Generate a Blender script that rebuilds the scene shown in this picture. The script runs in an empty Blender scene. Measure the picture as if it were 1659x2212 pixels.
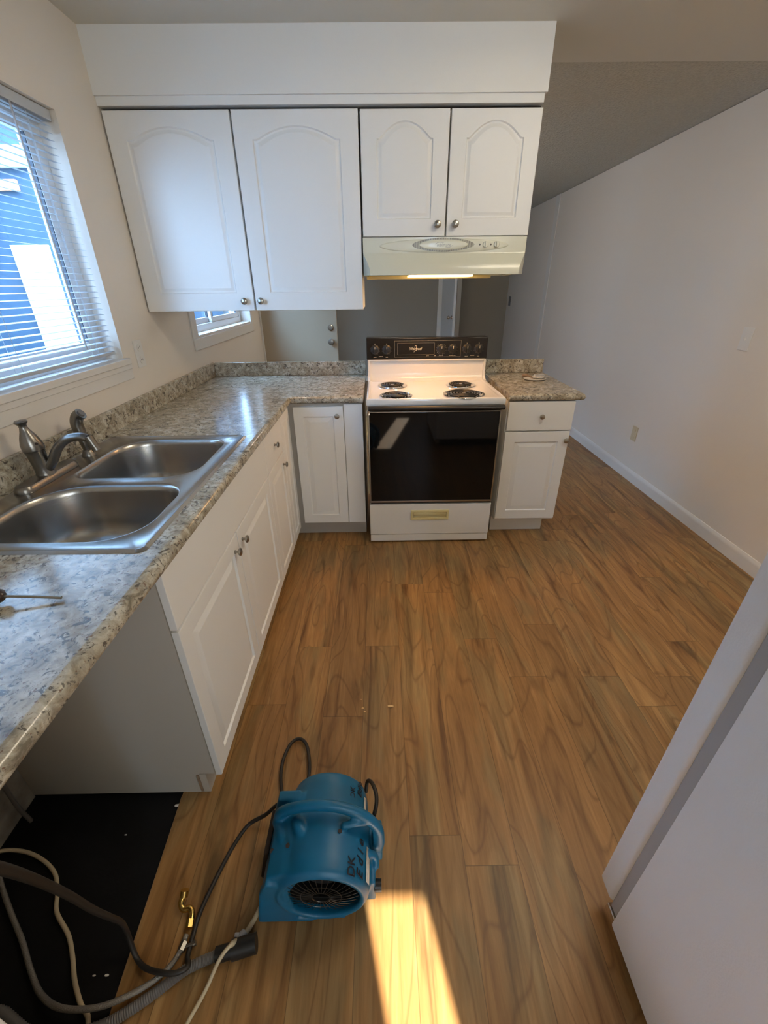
import bpy, bmesh, math, random
from mathutils import Vector, Matrix, noise
random.seed(7)
PI = math.pi
sc = bpy.context.scene
COL = sc.collection

# ------------------------------------------------------------------ camera
def rotm(yaw, pitch, roll):
    def ray(u, v):                       # u right, v up (image plane units)
        c, s = math.cos(roll), math.sin(roll); u, v = c*u - s*v, s*u + c*v
        c, s = math.cos(pitch), math.sin(pitch); y = c + s*v; z = -s + c*v
        c, s = math.cos(yaw), math.sin(yaw); return Vector((c*u - s*y, s*u + c*y, z))
    f = ray(0, 0); r = (ray(1, 0) - f).normalized(); u = (ray(0, 1) - f).normalized()
    return Matrix((r, u, -f.normalized())).transposed()
cd = bpy.data.cameras.new('camera'); cam = bpy.data.objects.new('camera', cd); COL.objects.link(cam)
cam.matrix_world = Matrix.Translation((1.1451, -2.4209, 1.4512)) @ rotm(-.00701692, .484596, -.01095911).to_4x4()
cd.sensor_fit = 'HORIZONTAL'; cd.sensor_width = 36; cd.lens = 926.25*36/1659; cd.clip_start = .02
sc.camera = cam

# ------------------------------------------------------------------ light
sc.view_settings.view_transform = 'Standard'; sc.view_settings.look = 'None'
sc.view_settings.exposure = -0.10; sc.view_settings.gamma = 1.0
w = bpy.data.worlds.new('sky'); sc.world = w; w.use_nodes = True
w.node_tree.nodes['Background'].inputs[0].default_value = (.36, .62, 1.0, 1)
w.node_tree.nodes['Background'].inputs[1].default_value = 25.0
def lamp(name, kind, loc, target, energy, color, size=None, size_y=None, angle=None, portal=False):
    l = bpy.data.lights.new(name, kind); l.energy = energy; l.color = color
    if kind == 'AREA':
        l.shape = 'RECTANGLE'; l.size = size; l.size_y = size_y or size
        if portal: l.cycles.is_portal = True
    elif kind == 'SUN': l.angle = angle
    elif size: l.shadow_soft_size = size
    o = bpy.data.objects.new(name, l); COL.objects.link(o); o.location = loc
    o.rotation_euler = (Vector(target) - Vector(loc)).to_track_quat('-Z', 'Y').to_euler()
    return o
SUN = Vector((-.235, 1, -.717))
lamp('sun', 'SUN', (3, -12, 9), Vector((3, -12, 9)) + SUN, 38, (1, .90, .74), angle=.007)
lamp('patio_daylight', 'AREA', (2.25, -4.65, 1.75), (1.3, 0, 1.5), 27, (.97, 1.0, .95), 1.5, 1.0)

# ------------------------------------------------------------------ materials
def new_mat(name):
    m = bpy.data.materials.new(name); m.use_nodes = True
    return m, m.node_tree.nodes, m.node_tree.links, m.node_tree.nodes['Principled BSDF']
def mat(name, col, rough=.5, metal=0, bump=0, bscale=200, bdist=.003, spec=.5, vary=0, vscale=6, coat=0, emit=None, estr=0, trans=0):
    m, N, L, b = new_mat(name)
    b.inputs['Base Color'].default_value = (*col, 1); b.inputs['Roughness'].default_value = rough
    b.inputs['Metallic'].default_value = metal; b.inputs['Specular IOR Level'].default_value = spec
    b.inputs['Coat Weight'].default_value = coat; b.inputs['Coat Roughness'].default_value = .06
    b.inputs['Transmission Weight'].default_value = trans
    if emit: b.inputs['Emission Color'].default_value = (*emit, 1); b.inputs['Emission Strength'].default_value = estr
    tc = N.new('ShaderNodeTexCoord')
    nz = N.new('ShaderNodeTexNoise'); nz.inputs['Scale'].default_value = vscale; nz.inputs['Detail'].default_value = 4
    L.new(tc.outputs['Object'], nz.inputs['Vector'])
    mx = N.new('ShaderNodeMix'); mx.data_type = 'RGBA'; mx.blend_type = 'MULTIPLY'; mx.inputs[0].default_value = 1
    rp = N.new('ShaderNodeValToRGB'); rp.color_ramp.elements[0].position = .3; rp.color_ramp.elements[1].position = .7
    k = 1 - vary; rp.color_ramp.elements[0].color = (k, k, k, 1); rp.color_ramp.elements[1].color = (1, 1, 1, 1)
    L.new(nz.outputs['Fac'], rp.inputs[0]); mx.inputs[6].default_value = (*col, 1); L.new(rp.outputs[0], mx.inputs[7])
    L.new(mx.outputs[2], b.inputs['Base Color'])
    if bump:
        n2 = N.new('ShaderNodeTexNoise'); n2.inputs['Scale'].default_value = bscale; n2.inputs['Detail'].default_value = 3
        L.new(tc.outputs['Object'], n2.inputs['Vector'])
        bp = N.new('ShaderNodeBump'); bp.inputs['Strength'].default_value = bump; bp.inputs['Distance'].default_value = bdist
        L.new(n2.outputs['Fac'], bp.inputs['Height']); L.new(bp.outputs[0], b.inputs['Normal'])
    return m
def math_node(N, L, op, a, b=None, c=None):
    n = N.new('ShaderNodeMath'); n.operation = op
    for i, v in enumerate((a, b, c)):
        if v is None: continue
        if isinstance(v, (int, float)): n.inputs[i].default_value = v
        else: L.new(v, n.inputs[i])
    return n.outputs[0]
def ramp(N, L, fac, stops, interp='LINEAR'):
    r = N.new('ShaderNodeValToRGB'); e = r.color_ramp.elements; r.color_ramp.interpolation = interp
    while len(e) < len(stops): e.new(.5)
    for i, (p, c) in enumerate(stops): e[i].position = p; e[i].color = (*c, 1)
    L.new(fac, r.inputs[0]); return r.outputs[0]
def mixc(N, L, fac, a, b, mode='MIX'):
    n = N.new('ShaderNodeMix'); n.data_type = 'RGBA'; n.blend_type = mode
    if isinstance(fac, (int, float)): n.inputs[0].default_value = fac
    else: L.new(fac, n.inputs[0])
    for i, v in ((6, a), (7, b)):
        if isinstance(v, tuple): n.inputs[i].default_value = (*v, 1)
        else: L.new(v, n.inputs[i])
    return n.outputs[2]
def plank_mat():
    m, N, L, b = new_mat('wood_plank'); W, LEN = .152, 1.22
    tc = N.new('ShaderNodeTexCoord'); sp = N.new('ShaderNodeSeparateXYZ'); L.new(tc.outputs['Object'], sp.inputs[0])
    x, y = sp.outputs[0], sp.outputs[1]
    u = math_node(N, L, 'DIVIDE', math_node(N, L, 'ADD', x, 3.04), W); col = math_node(N, L, 'FLOOR', u)
    w1 = N.new('ShaderNodeTexWhiteNoise'); w1.noise_dimensions = '1D'; L.new(col, w1.inputs['W'])
    v = math_node(N, L, 'ADD', math_node(N, L, 'DIVIDE', y, LEN), math_node(N, L, 'MULTIPLY', w1.outputs[0], 7.3))
    row = math_node(N, L, 'FLOOR', v)
    cb = N.new('ShaderNodeCombineXYZ'); L.new(col, cb.inputs[0]); L.new(row, cb.inputs[1])
    w2 = N.new('ShaderNodeTexWhiteNoise'); w2.noise_dimensions = '2D'; L.new(cb.outputs[0], w2.inputs['Vector']); idv = w2.outputs[0]
    # three printed strips inside each plank
    u3 = math_node(N, L, 'MULTIPLY', math_node(N, L, 'FRACT', u), 3.0)
    g = N.new('ShaderNodeCombineXYZ'); L.new(x, g.inputs[0]); L.new(math_node(N, L, 'MULTIPLY', y, .085), g.inputs[1]); L.new(math_node(N, L, 'MULTIPLY', idv, 37.0), g.inputs[2])
    def nz(scale, detail, dist, vec=g.outputs[0], rough=.55):
        n = N.new('ShaderNodeTexNoise'); n.inputs['Scale'].default_value = scale; n.inputs['Detail'].default_value = detail
        n.inputs['Distortion'].default_value = dist; n.inputs['Roughness'].default_value = rough; L.new(vec, n.inputs['Vector']); return n.outputs['Fac']
    g2 = N.new('ShaderNodeCombineXYZ'); L.new(x, g2.inputs[0]); L.new(math_node(N, L, 'MULTIPLY', y, .22), g2.inputs[1]); L.new(math_node(N, L, 'MULTIPLY', idv, 53.0), g2.inputs[2])
    broad = nz(9, 3, .6, g2.outputs[0]); mid = nz(19, 4, 1.2, rough=.55); fine = nz(150, 3, .2)
    ring = math_node(N, L, 'FRACT', math_node(N, L, 'MULTIPLY', nz(7, 1, .25, g2.outputs[0], .3), 9.0))
    ringm = math_node(N, L, 'ABSOLUTE', math_node(N, L, 'SUBTRACT', ring, .5))
    c = ramp(N, L, mid, [(.28, (.125, .058, .022)), (.42, (.25, .130, .050)), (.58, (.325, .175, .070)), (.76, (.43, .250, .108))])
    olive = ramp(N, L, mid, [(.30, (.11, .068, .030)), (.5, (.225, .146, .068)), (.73, (.33, .225, .110))])
    c = mixc(N, L, ramp(N, L, broad, [(.50, (0, 0, 0)), (.62, (.75, .75, .75))]), c, olive)
    c = mixc(N, L, ramp(N, L, ringm, [(.0, (.55, .55, .55)), (.10, (0, 0, 0))]), c, (.13, .062, .026))
    c = mixc(N, L, .45, c, ramp(N, L, fine, [(.3, (.70, .68, .66)), (.65, (1.08, 1.07, 1.06))]), 'MULTIPLY')
    tint = ramp(N, L, idv, [(0, (.82, .80, .78)), (.35, (1.0, .96, .9)), (.65, (1.08, 1.0, .92)), (1, (.92, .93, .95))])
    c = mixc(N, L, 1.0, c, tint, 'MULTIPLY'); c = mixc(N, L, 1.0, c, (1.17, 1.19, 1.10), 'MULTIPLY')
    def edge(fr, wd):
        a = math_node(N, L, 'FRACT', fr); return math_node(N, L, 'LESS_THAN', math_node(N, L, 'MINIMUM', a, math_node(N, L, 'SUBTRACT', 1.0, a)), wd)
    e = math_node(N, L, 'MAXIMUM', edge(u, .006), edge(v, .0009))
    c = mixc(N, L, math_node(N, L, 'MULTIPLY', e, .55), c, (.05, .028, .014))
    L.new(c, b.inputs['Base Color']); b.inputs['Roughness'].default_value = .42; b.inputs['Specular IOR Level'].default_value = .42
    bp = N.new('ShaderNodeBump'); bp.inputs['Strength'].default_value = .12; bp.inputs['Distance'].default_value = .001
    L.new(fine, bp.inputs['Height']); L.new(bp.outputs[0], b.inputs['Normal'])
    return m
def granite_mat():
    m, N, L, b = new_mat('granite_laminate'); tc = N.new('ShaderNodeTexCoord'); O = tc.outputs['Object']
    def nz(s, d, dist, r=.6):
        n = N.new('ShaderNodeTexNoise'); n.inputs['Scale'].default_value = s; n.inputs['Detail'].default_value = d
        n.inputs['Distortion'].default_value = dist; n.inputs['Roughness'].default_value = r; L.new(O, n.inputs['Vector']); return n.outputs['Fac']
    a = nz(26, 5, .8, .65); bb = nz(70, 4, .5); d = nz(52, 5, 1.0, .7); e = nz(110, 3, .3)
    c = ramp(N, L, a, [(.34, (.20, .175, .13)), (.45, (.37, .325, .245)), (.55, (.51, .47, .375)), (.68, (.65, .63, .56))])
    c = mixc(N, L, ramp(N, L, bb, [(.50, (0, 0, 0)), (.62, (.7, .7, .7))]), c, (.34, .305, .245))
    c = mixc(N, L, ramp(N, L, d, [(.555, (0, 0, 0)), (.60, (.9, .9, .9))]), c, (.085, .075, .065))
    c = mixc(N, L, ramp(N, L, e, [(.63, (0, 0, 0)), (.67, (.8, .8, .8))]), c, (.16, .075, .045))
    L.new(c, b.inputs['Base Color']); b.inputs['Roughness'].default_value = .17
    return m
def thin_glass(name, tint=(1, 1, 1), refl=1.0):
    m = bpy.data.materials.new(name); m.use_nodes = True; N, L = m.node_tree.nodes, m.node_tree.links; N.clear()
    o = N.new('ShaderNodeOutputMaterial'); t = N.new('ShaderNodeBsdfTransparent'); t.inputs[0].default_value = (*tint, 1)
    g = N.new('ShaderNodeBsdfGlossy'); g.inputs['Roughness'].default_value = .02
    f = N.new('ShaderNodeFresnel'); f.inputs[0].default_value = 1.45
    ge = N.new('ShaderNodeNewGeometry'); fac = math_node(N, L, 'MULTIPLY', f.outputs[0], math_node(N, L, 'SUBTRACT', 1.0, ge.outputs['Backfacing']))
    mx = N.new('ShaderNodeMixShader'); L.new(fac, mx.inputs[0]); L.new(t.outputs[0], mx.inputs[1]); L.new(g.outputs[0], mx.inputs[2])
    L.new(mx.outputs[0], o.inputs[0]); return m

M = dict(
    wall=mat('wall_paint', (.78, .715, .63), .55, bump=.12, bscale=160),
    ceil=mat('ceiling_paint', (.66, .63, .55), .7, bump=.1, bscale=140),
    popcorn=mat('popcorn_ceiling', (.60, .57, .48), .9, bump=1.0, bscale=75, vary=.16, vscale=75, bdist=.012),
    soffit=mat('soffit_paint', (.80, .80, .775), .55, bump=.10, bscale=160),
    trim=mat('trim_paint', (.76, .73, .68), .38),
    cab=mat('white_thermofoil', (.80, .80, .78), .46, bump=.02, bscale=300),
    cab_side=mat('white_melamine_shaded', (.49, .455, .40), .45),  # white melamine, its colour lowered to carry the shade under the counter
    dark=mat('dark_gap', (.03, .02, .016), .8),
    plank=plank_mat(), granite=granite_mat(),
    sub=mat('black_subfloor', (.006, .006, .007), .6, vary=.5, vscale=9, bump=.3, bscale=60, spec=.25),
    rawwood=mat('chipped_particleboard', (.36, .24, .15), .8, vary=.4, vscale=40),
    steel=mat('brushed_stainless', (.40, .385, .36), .27, 1, bump=.05, bscale=260),
    nickel=mat('brushed_nickel', (.36, .34, .30), .30, 1),
    bronze=mat('pewter_faucet', (.25, .24, .225), .30, 1),
    chrome=mat('chrome', (.75, .74, .72), .10, 1),
    enamel=mat('white_enamel', (.80, .78, .74), .14, coat=.3),
    enamel_front=mat('white_enamel_drawer', (.76, .74, .69), .32),
    almond=mat('almond_plastic', (.70, .60, .30), .4),
    hood=mat('almond_hood_enamel', (.66, .66, .54), .25, coat=.2),
    hood_dark=mat('hood_grille_slots', (.12, .11, .10), .6),
    hood_text=mat('hood_emblem_grey', (.25, .26, .25), .5),
    blackglass=mat('black_oven_glass', (.004, .004, .004), .04, spec=.32),
    blackpanel=mat('black_control_panel', (.012, .010, .009), .16),
    blackplastic=mat('black_plastic', (.015, .015, .015), .35),
    coil=mat('burner_coil', (.03, .026, .022), .38, .4),
    print_w=mat('cream_print', (.75, .68, .50), .5), print_g=mat('grey_print', (.28, .25, .18), .5),
    blue=mat('blue_blower_plastic', (.003, .145, .30), .42, vary=.22, vscale=10, bump=.05, bscale=90),
    guard=mat('grey_wire', (.06, .055, .05), .35, .7),
    wheel=mat('fan_wheel_black', (.012, .012, .012), .45),
    ink=mat('black_marker_ink', (.008, .008, .02), .6), paper=mat('label_paper', (.72, .70, .66), .6, vary=.35, vscale=70),
    cord=mat('black_rubber_cord', (.022, .019, .017), .5), hose=mat('grey_corrugated_hose', (.16, .15, .145), .45),
    braid=mat('braided_steel', (.33, .31, .28), .40, .7, bump=.8, bscale=500), beige=mat('cream_tubing', (.56, .47, .31), .45),
    brass=mat('brass', (.75, .52, .16), .22, 1), clip=mat('clear_plastic_clip', (.45, .45, .46), .25),
    fridge=mat('white_appliance_enamel', (.82, .83, .84), .30, bump=.2, bscale=260),
    gasket=mat('grey_door_gasket', (.42, .41, .40), .5),
    vinyl=mat('white_vinyl_frame', (.72, .74, .76), .35), blind=mat('white_blind_slat', (.50, .53, .56), .45),
    glass=thin_glass('window_glass'), seal=mat('dark_window_seal', (.03, .035, .05), .5),
    plate=mat('switch_plate_white', (.76, .74, .70), .35), plate_y=mat('switch_plate_almond', (.62, .54, .36), .4),
    house=mat('blue_grey_siding', (.055, .10, .15), .8, vary=.2, vscale=4), housew=mat('white_fence_paint', (.85, .85, .82), .7),
    orange=mat('terracotta_paint', (.75, .33, .16), .7), ground=mat('pale_concrete', (.42, .41, .38), .9, vary=.2),
    entry=mat('beige_door_paint', (.46, .38, .27), .4), door=mat('white_door_paint', (.74, .76, .76), .35),
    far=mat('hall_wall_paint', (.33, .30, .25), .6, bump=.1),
    foil=mat('crumpled_foil', (.75, .74, .72), .28, .6), dish=mat('white_dish', (.82, .78, .72), .3),
    lens=mat('hood_lamp_lens', (.9, .8, .6), .4, emit=(1, .66, .30), estr=4),
    tube=mat('fluorescent_tube', (.9, .85, .7), .4, emit=(1, .85, .62), estr=22),
    handle_r=mat('screwdriver_handle', (.03, .012, .010), .3, coat=.5), dirt=mat('old_plaster', (.42, .38, .32), .9, vary=.5, vscale=14),
    chip=mat('pale_wood_chip', (.80, .52, .24), .7),
)

# ------------------------------------------------------------------ mesh helpers
def BM(): return bmesh.new()
def box(bm, a, b, bev=0, seg=2):
    r = bmesh.ops.create_cube(bm, size=1); vs = r['verts']
    for v in vs: v.co = Vector([(a[i] + b[i])/2 + v.co[i]*(b[i] - a[i]) for i in range(3)])
    if bev:
        es = list({e for v in vs for e in v.link_edges})
        bmesh.ops.bevel(bm, geom=es, offset=bev, segments=seg, profile=.5, affect='EDGES')
def cyl(bm, p, q, r, r2=None, n=24, caps=True):
    p, q = Vector(p), Vector(q); d = q - p
    m = Matrix.Translation((p + q)/2) @ d.to_track_quat('Z', 'Y').to_matrix().to_4x4()
    bmesh.ops.create_cone(bm, cap_ends=caps, segments=n, radius1=r, radius2=r if r2 is None else r2, depth=d.length, matrix=m)
def lathe(bm, prof, origin=(0, 0, 0), axis=(0, 0, 1), n=40, close=False):
    """prof: list of (h, r) along the axis"""
    q = Vector(axis).to_track_quat('Z', 'Y').to_matrix(); o = Vector(origin); rings = []
    for h, r in prof:
        rings.append([bm.verts.new(o + q @ Vector((r*math.cos(2*PI*i/n), r*math.sin(2*PI*i/n), h))) for i in range(n)])
    pairs = list(zip(rings, rings[1:])) + ([(rings[-1], rings[0])] if close else [])
    for A, B in pairs:
        for i in range(n): bm.faces.new((A[i], A[(i+1) % n], B[(i+1) % n], B[i]))
    if not close:
        if prof[0][1] > 1e-6: bm.faces.new(list(reversed(rings[0])))
        if prof[-1][1] > 1e-6: bm.faces.new(rings[-1])
    bmesh.ops.remove_doubles(bm, verts=[v for r in rings for v in r], dist=1e-6)
def spline(pts, n=8):
    P = [Vector(p) for p in pts]; P = [P[0]*2 - P[1]] + P + [P[-1]*2 - P[-2]]; out = []
    for i in range(1, len(P)-2):
        a, b, c, d = P[i-1:i+3]
        for k in range(n):
            t = k/n; out.append(.5*((2*b) + (c-a)*t + (2*a-5*b+4*c-d)*t*t + (3*b-a-3*c+d)*t**3))
    out.append(P[-2].copy()); return out
def tube(bm, pts, r, n=10, smooth=8, rfun=None, sx=1, sz=1, closed=False):
    P = spline(pts, smooth) if smooth else [Vector(p) for p in pts]
    rings = []; up = None
    for i, p in enumerate(P):
        t = (P[min(i+1, len(P)-1)] - P[max(i-1, 0)]).normalized()
        if up is None:
            up = Vector((0, 0, 1)) if abs(t.z) < .9 else Vector((0, 1, 0))
        s = t.cross(up).normalized(); up = s.cross(t).normalized()
        rr = r if rfun is None else rfun(i/(len(P)-1), i)
        rings.append([bm.verts.new(p + s*math.cos(2*PI*k/n)*rr*sx + up*math.sin(2*PI*k/n)*rr*sz) for k in range(n)])
    for A, B in zip(rings, rings[1:]):
        for k in range(n): bm.faces.new((A[k], A[(k+1) % n], B[(k+1) % n], B[k]))
    bm.faces.new(list(reversed(rings[0]))); bm.faces.new(rings[-1])
def prism(bm, poly, fn, h0, h1, bev=0):
    """extrude 2D polygon; fn(a,b,h)->xyz"""
    A = [bm.verts.new(fn(a, b, h0)) for a, b in poly]; B = [bm.verts.new(fn(a, b, h1)) for a, b in poly]
    n = len(poly); fs = [bm.faces.new(A), bm.faces.new(list(reversed(B)))]
    for i in range(n): fs.append(bm.faces.new((A[i], B[i], B[(i+1) % n], A[(i+1) % n])))
    if bev: bmesh.ops.bevel(bm, geom=list({e for f in fs for e in f.edges}), offset=bev, segments=2, profile=.5, affect='EDGES')
def obj(name, bm, m, parent=None, smooth=30):
    bmesh.ops.recalc_face_normals(bm, faces=bm.faces)
    me = bpy.data.meshes.new(name); bm.to_mesh(me); bm.free()
    if smooth:
        me.shade_smooth() if smooth >= 180 else None
        if smooth < 180:
            for p in me.polygons: p.use_smooth = True
            me.set_sharp_from_angle(angle=math.radians(smooth))
    o = bpy.data.objects.new(name, me); COL.objects.link(o)
    if 0 < smooth <= 50:
        wn = o.modifiers.new('weighted', 'WEIGHTED_NORMAL'); wn.keep_sharp = True; wn.weight = 80
    for k in (m if isinstance(m, (list, tuple)) else [m]): me.materials.append(M[k])
    if parent:
        o.parent = parent; mw = Matrix.Translation(parent_loc(parent)); o.matrix_parent_inverse = mw.inverted()
    return o
def parent_loc(p):
    v = Vector((0, 0, 0))
    while p: v = v + p.location; p = p.parent if False else None
    return v
def tag(o, label, cat, group=None, kind=None):
    o['label'] = label; o['category'] = cat
    if group: o['group'] = group
    if kind: o['kind'] = kind
    return o
def thing(name, label, cat, loc=(0, 0, 0), group=None):
    o = bpy.data.objects.new(name, None); COL.objects.link(o); o.location = loc; o.empty_display_size = .05
    return tag(o, label, cat, group)
def struct(name, bm, m, parent=None, smooth=30):
    o = obj(name, bm, m, parent, smooth)
    if not parent: o['kind'] = 'structure'
    return o
def bobj(name, a, b, m, parent=None, bev=0): bm = BM(); box(bm, a, b, bev); return obj(name, bm, m, parent)
def loops_surface(bm, loops, fn, cap=True):
    """loops: list of (list of (a,b), depth) with equal counts"""
    R = [[bm.verts.new(fn(a, b, d)) for a, b in lp] for lp, d in loops]; n = len(R[0])
    for A, B in zip(R, R[1:]):
        for i in range(n): bm.faces.new((A[i], A[(i+1) % n], B[(i+1) % n], B[i]))
    if cap: bm.faces.new(R[-1])
    return R
def panel_door(bm, w, h, fn, th=.019, rail=.058, rise=0, raised=True, slope=.022, groove=.0045, plain=False, top_rail=None):
    """door lying in local (a: 0..w, b: 0..h), fn(a,b,d) with d towards the viewer (front face at d=th)"""
    NA = 25
    tr = rail if top_rail is None else top_rail
    def rect(o):                       # sampled outer rectangle with the same vertex layout
        pts = [(o, o), (w-o, o), (w-o, h-o)]
        for i in range(1, NA): t = i/NA; pts.append(((w-o) + (2*o-w)*t, h-o))
        pts.append((o, h-o)); return pts
    def inner(o):
        l, r, b, t = rail+o, w-rail-o, rail+o, h-tr-o
        pts = [(l, b), (r, b), (r, t)]
        for i in range(1, NA):
            s = i/NA; x = r + (l-r)*s
            k = 0
            if rise: u = (s-.5)*2/.90; k = rise*(1-u*u) if abs(u) < 1 else 0
            pts.append((x, t + k))
        pts.append((l, t)); return pts
    back = [(rect(0), 0), (rect(0), th-.003), (rect(.001), th-.001), (rect(.0035), th)]
    if plain: loops_surface(bm, back, fn); 
    else:
        L_ = back + [(inner(0), th), (inner(.004), th-groove), (inner(.008), th-groove)]
        L_ += [(inner(.008+slope), th-.0008), (inner(.011+slope), th-.0003)] if raised else [(inner(.011), th-groove), (inner(.021), th-.0008), (inner(.024), th-.0003)]
        loops_surface(bm, L_, fn)
    bm.faces.new([bm.verts.new(fn(a, b, 0)) for a, b in ((0, 0), (0, h), (w, h), (w, 0))])
def knob(parent, p, n, scale=1.0):
    bm = BM(); s = scale
    lathe(bm, [(0, .0075*s), (.002, .0075*s), (.003, .0052*s), (.014*s, .0050*s), (.017*s, .0145*s), (.020*s, .0158*s), (.0235*s, .0150*s), (.0262*s, .010*s), (.027*s, 0)], p, n, 24)
    return obj('knob', bm, 'nickel', parent)
def text_mesh(s, size, fn, m, name, parent, shear=0, bold=0.0, extr=.0004, font_scale=1.0):
    cu = bpy.data.curves.new(name, 'FONT'); cu.body = s; cu.size = size; cu.shear = shear; cu.offset = bold
    cu.align_x = 'CENTER'; cu.align_y = 'CENTER'; cu.resolution_u = 3
    t = bpy.data.objects.new(name, cu); COL.objects.link(t)
    dg = bpy.context.evaluated_depsgraph_get(); me = bpy.data.meshes.new_from_object(t.evaluated_get(dg))
    bpy.data.objects.remove(t); bpy.data.curves.remove(cu)
    bm = BM(); bm.from_mesh(me); bpy.data.meshes.remove(me)
    bmesh.ops.triangulate(bm, faces=bm.faces)
    r = bmesh.ops.extrude_face_region(bm, geom=bm.faces[:])
    for v in r['geom']:
        if isinstance(v, bmesh.types.BMVert): v.co.z += extr
    for v in bm.verts: v.co = Vector(fn(v.co.x, v.co.y, v.co.z))
    return obj(name, bm, m, parent, 0)

# ------------------------------------------------------------------ room shell
ZC = 2.352; XR = 3.216; YF = 5.25; YB = -4.9; T = .14
def wall_with_holes(name, m, axis, pos, thick, a0, a1, z0, z1, holes):
    """wall made of one mesh, axis 'x' plane at x=pos spanning y a0..a1 (holes: (a,b,zlo,zhi))"""
    bm = BM()
    cuts = sorted({a0, a1, *[h[0] for h in holes], *[h[1] for h in holes]})
    for s, e in zip(cuts, cuts[1:]):
        zs = [(z0, z1)]
        for h in holes:
            if h[0] <= s + 1e-6 and h[1] >= e - 1e-6: zs = [(z0, h[2]), (h[3], z1)]
        for lo, hi in zs:
            if hi - lo < 1e-4: continue
            if axis == 'x': box(bm, (min(pos, pos+thick), s, lo), (max(pos, pos+thick), e, hi))
            else: box(bm, (s, min(pos, pos+thick), lo), (e, max(pos, pos+thick), hi))
    bmesh.ops.remove_doubles(bm, verts=bm.verts, dist=1e-5)
    return struct(name, bm, m, smooth=0)
W1 = (-1.75, -.385, 1.175, 2.02); W2 = (.50, 1.755, 1.185, 2.02); ENTRY = (2.20, 3.02, 0, 2.03)
wall_with_holes('wall_left', 'wall', 'x', 0, -T, YB, YF, 0, ZC, [W1, W2, ENTRY])
wall_with_holes('wall_right', 'wall', 'x', XR, T, YB, YF, 0, ZC, [])
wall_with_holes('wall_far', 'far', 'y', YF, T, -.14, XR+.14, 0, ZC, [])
wall_with_holes('wall_back', 'wall', 'y', YB, -T, -.14, XR+.14, 0, ZC, [(1.800, 1.985, 1.36, 2.26)])
bm = BM(); box(bm, (-.14, YB-T, ZC), (XR+.14, .27, ZC+.1)); struct('ceiling', bm, 'ceil')
bm = BM(); box(bm, (-.14, .27, ZC+.004), (XR+.14, YF+T, ZC+.1)); struct('ceiling_dining', bm, 'popcorn')
bm = BM()
fl = [(-.0, YF), (XR, YF), (XR, YB), (.525, YB), (.525, -2.25), (.488, -1.61), (.488, -1.0), (0, -1.0)]
prism(bm, fl, lambda a, b, h: (a, b, h), -.007, 0)
struct('floor', bm, 'plank')
bm = BM(); box(bm, (-.14, YB, -.06), (XR+.14, YF, -.0075)); o = struct('floor_subfloor', bm, 'sub')
bm = BM(); tube(bm, [(.5245, YB+.1, -.002), (.5245, -2.25, -.002), (.4875, -1.612, -.002)], .0016, 6, 0); o = struct('trim_1', bm, 'rawwood')
# baseboard on the right wall
bm = BM(); prism(bm, [(0, 0), (-.014, 0), (-.014, .062), (-.011, .075), (-.007, .080), (-.004, .088), (0, .090)], lambda a, b, h: (XR+a, h, b), YB, YF-.001); struct('baseboard_right', bm, 'trim')
bm = BM(); box(bm, (0.0, YF-.012, 0), (XR-.015, YF, .085), .003); struct('baseboard_far', bm, 'trim')
# corner bead / casing strip where the right wall continues into the hallway
bm = BM(); box(bm, (XR-.012, 3.46, .0), (XR, 3.58, ZC), .005); struct('trim_2', bm, 'trim')
# horizontal trim band and casings on the left wall under the kitchen window
bm = BM()
box(bm, (-.10, W1[0], 1.150), (.022, W1[1]+.02, 1.176), .004)
box(bm, (0, W1[0], 1.128), (.014, W1[1]+.03, 1.150), .003)
box(bm, (0, W1[0], 1.085), (.009, W1[1]+.03, 1.128), .002)
struct('trim_3', bm, 'trim')
bm = BM()
box(bm, (-.10, W2[0]-.0, 1.172), (.006, W2[1], 1.187), .002)
box(bm, (0, W2[0]-.075, 1.105), (.012, W2[1]+.06, 1.172), .003)
box(bm, (0, W2[0]-.075, 1.172), (.012, W2[0], W2[3]+.06), .003); box(bm, (0, W2[1], 1.172), (.012, W2[1]+.06, W2[3]+.06), .003)
box(bm, (0, W2[0], W2[3]), (.012, W2[1], W2[3]+.06), .003)
struct('trim_4', bm, 'trim')
bm = BM(); box(bm, (0, 2.10, 0), (.016, 2.165, 2.09), .003); struct('trim_5', bm, 'trim')

# soffit over the upper cabinets
bm = BM(); box(bm, (0, -.080, 2.148), (1.850, .30, ZC)); box(bm, (0.0, -.070, 2.118), (1.842, .27, 2.150), .001); struct('wall_soffit', bm, 'soffit', smooth=0)

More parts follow.
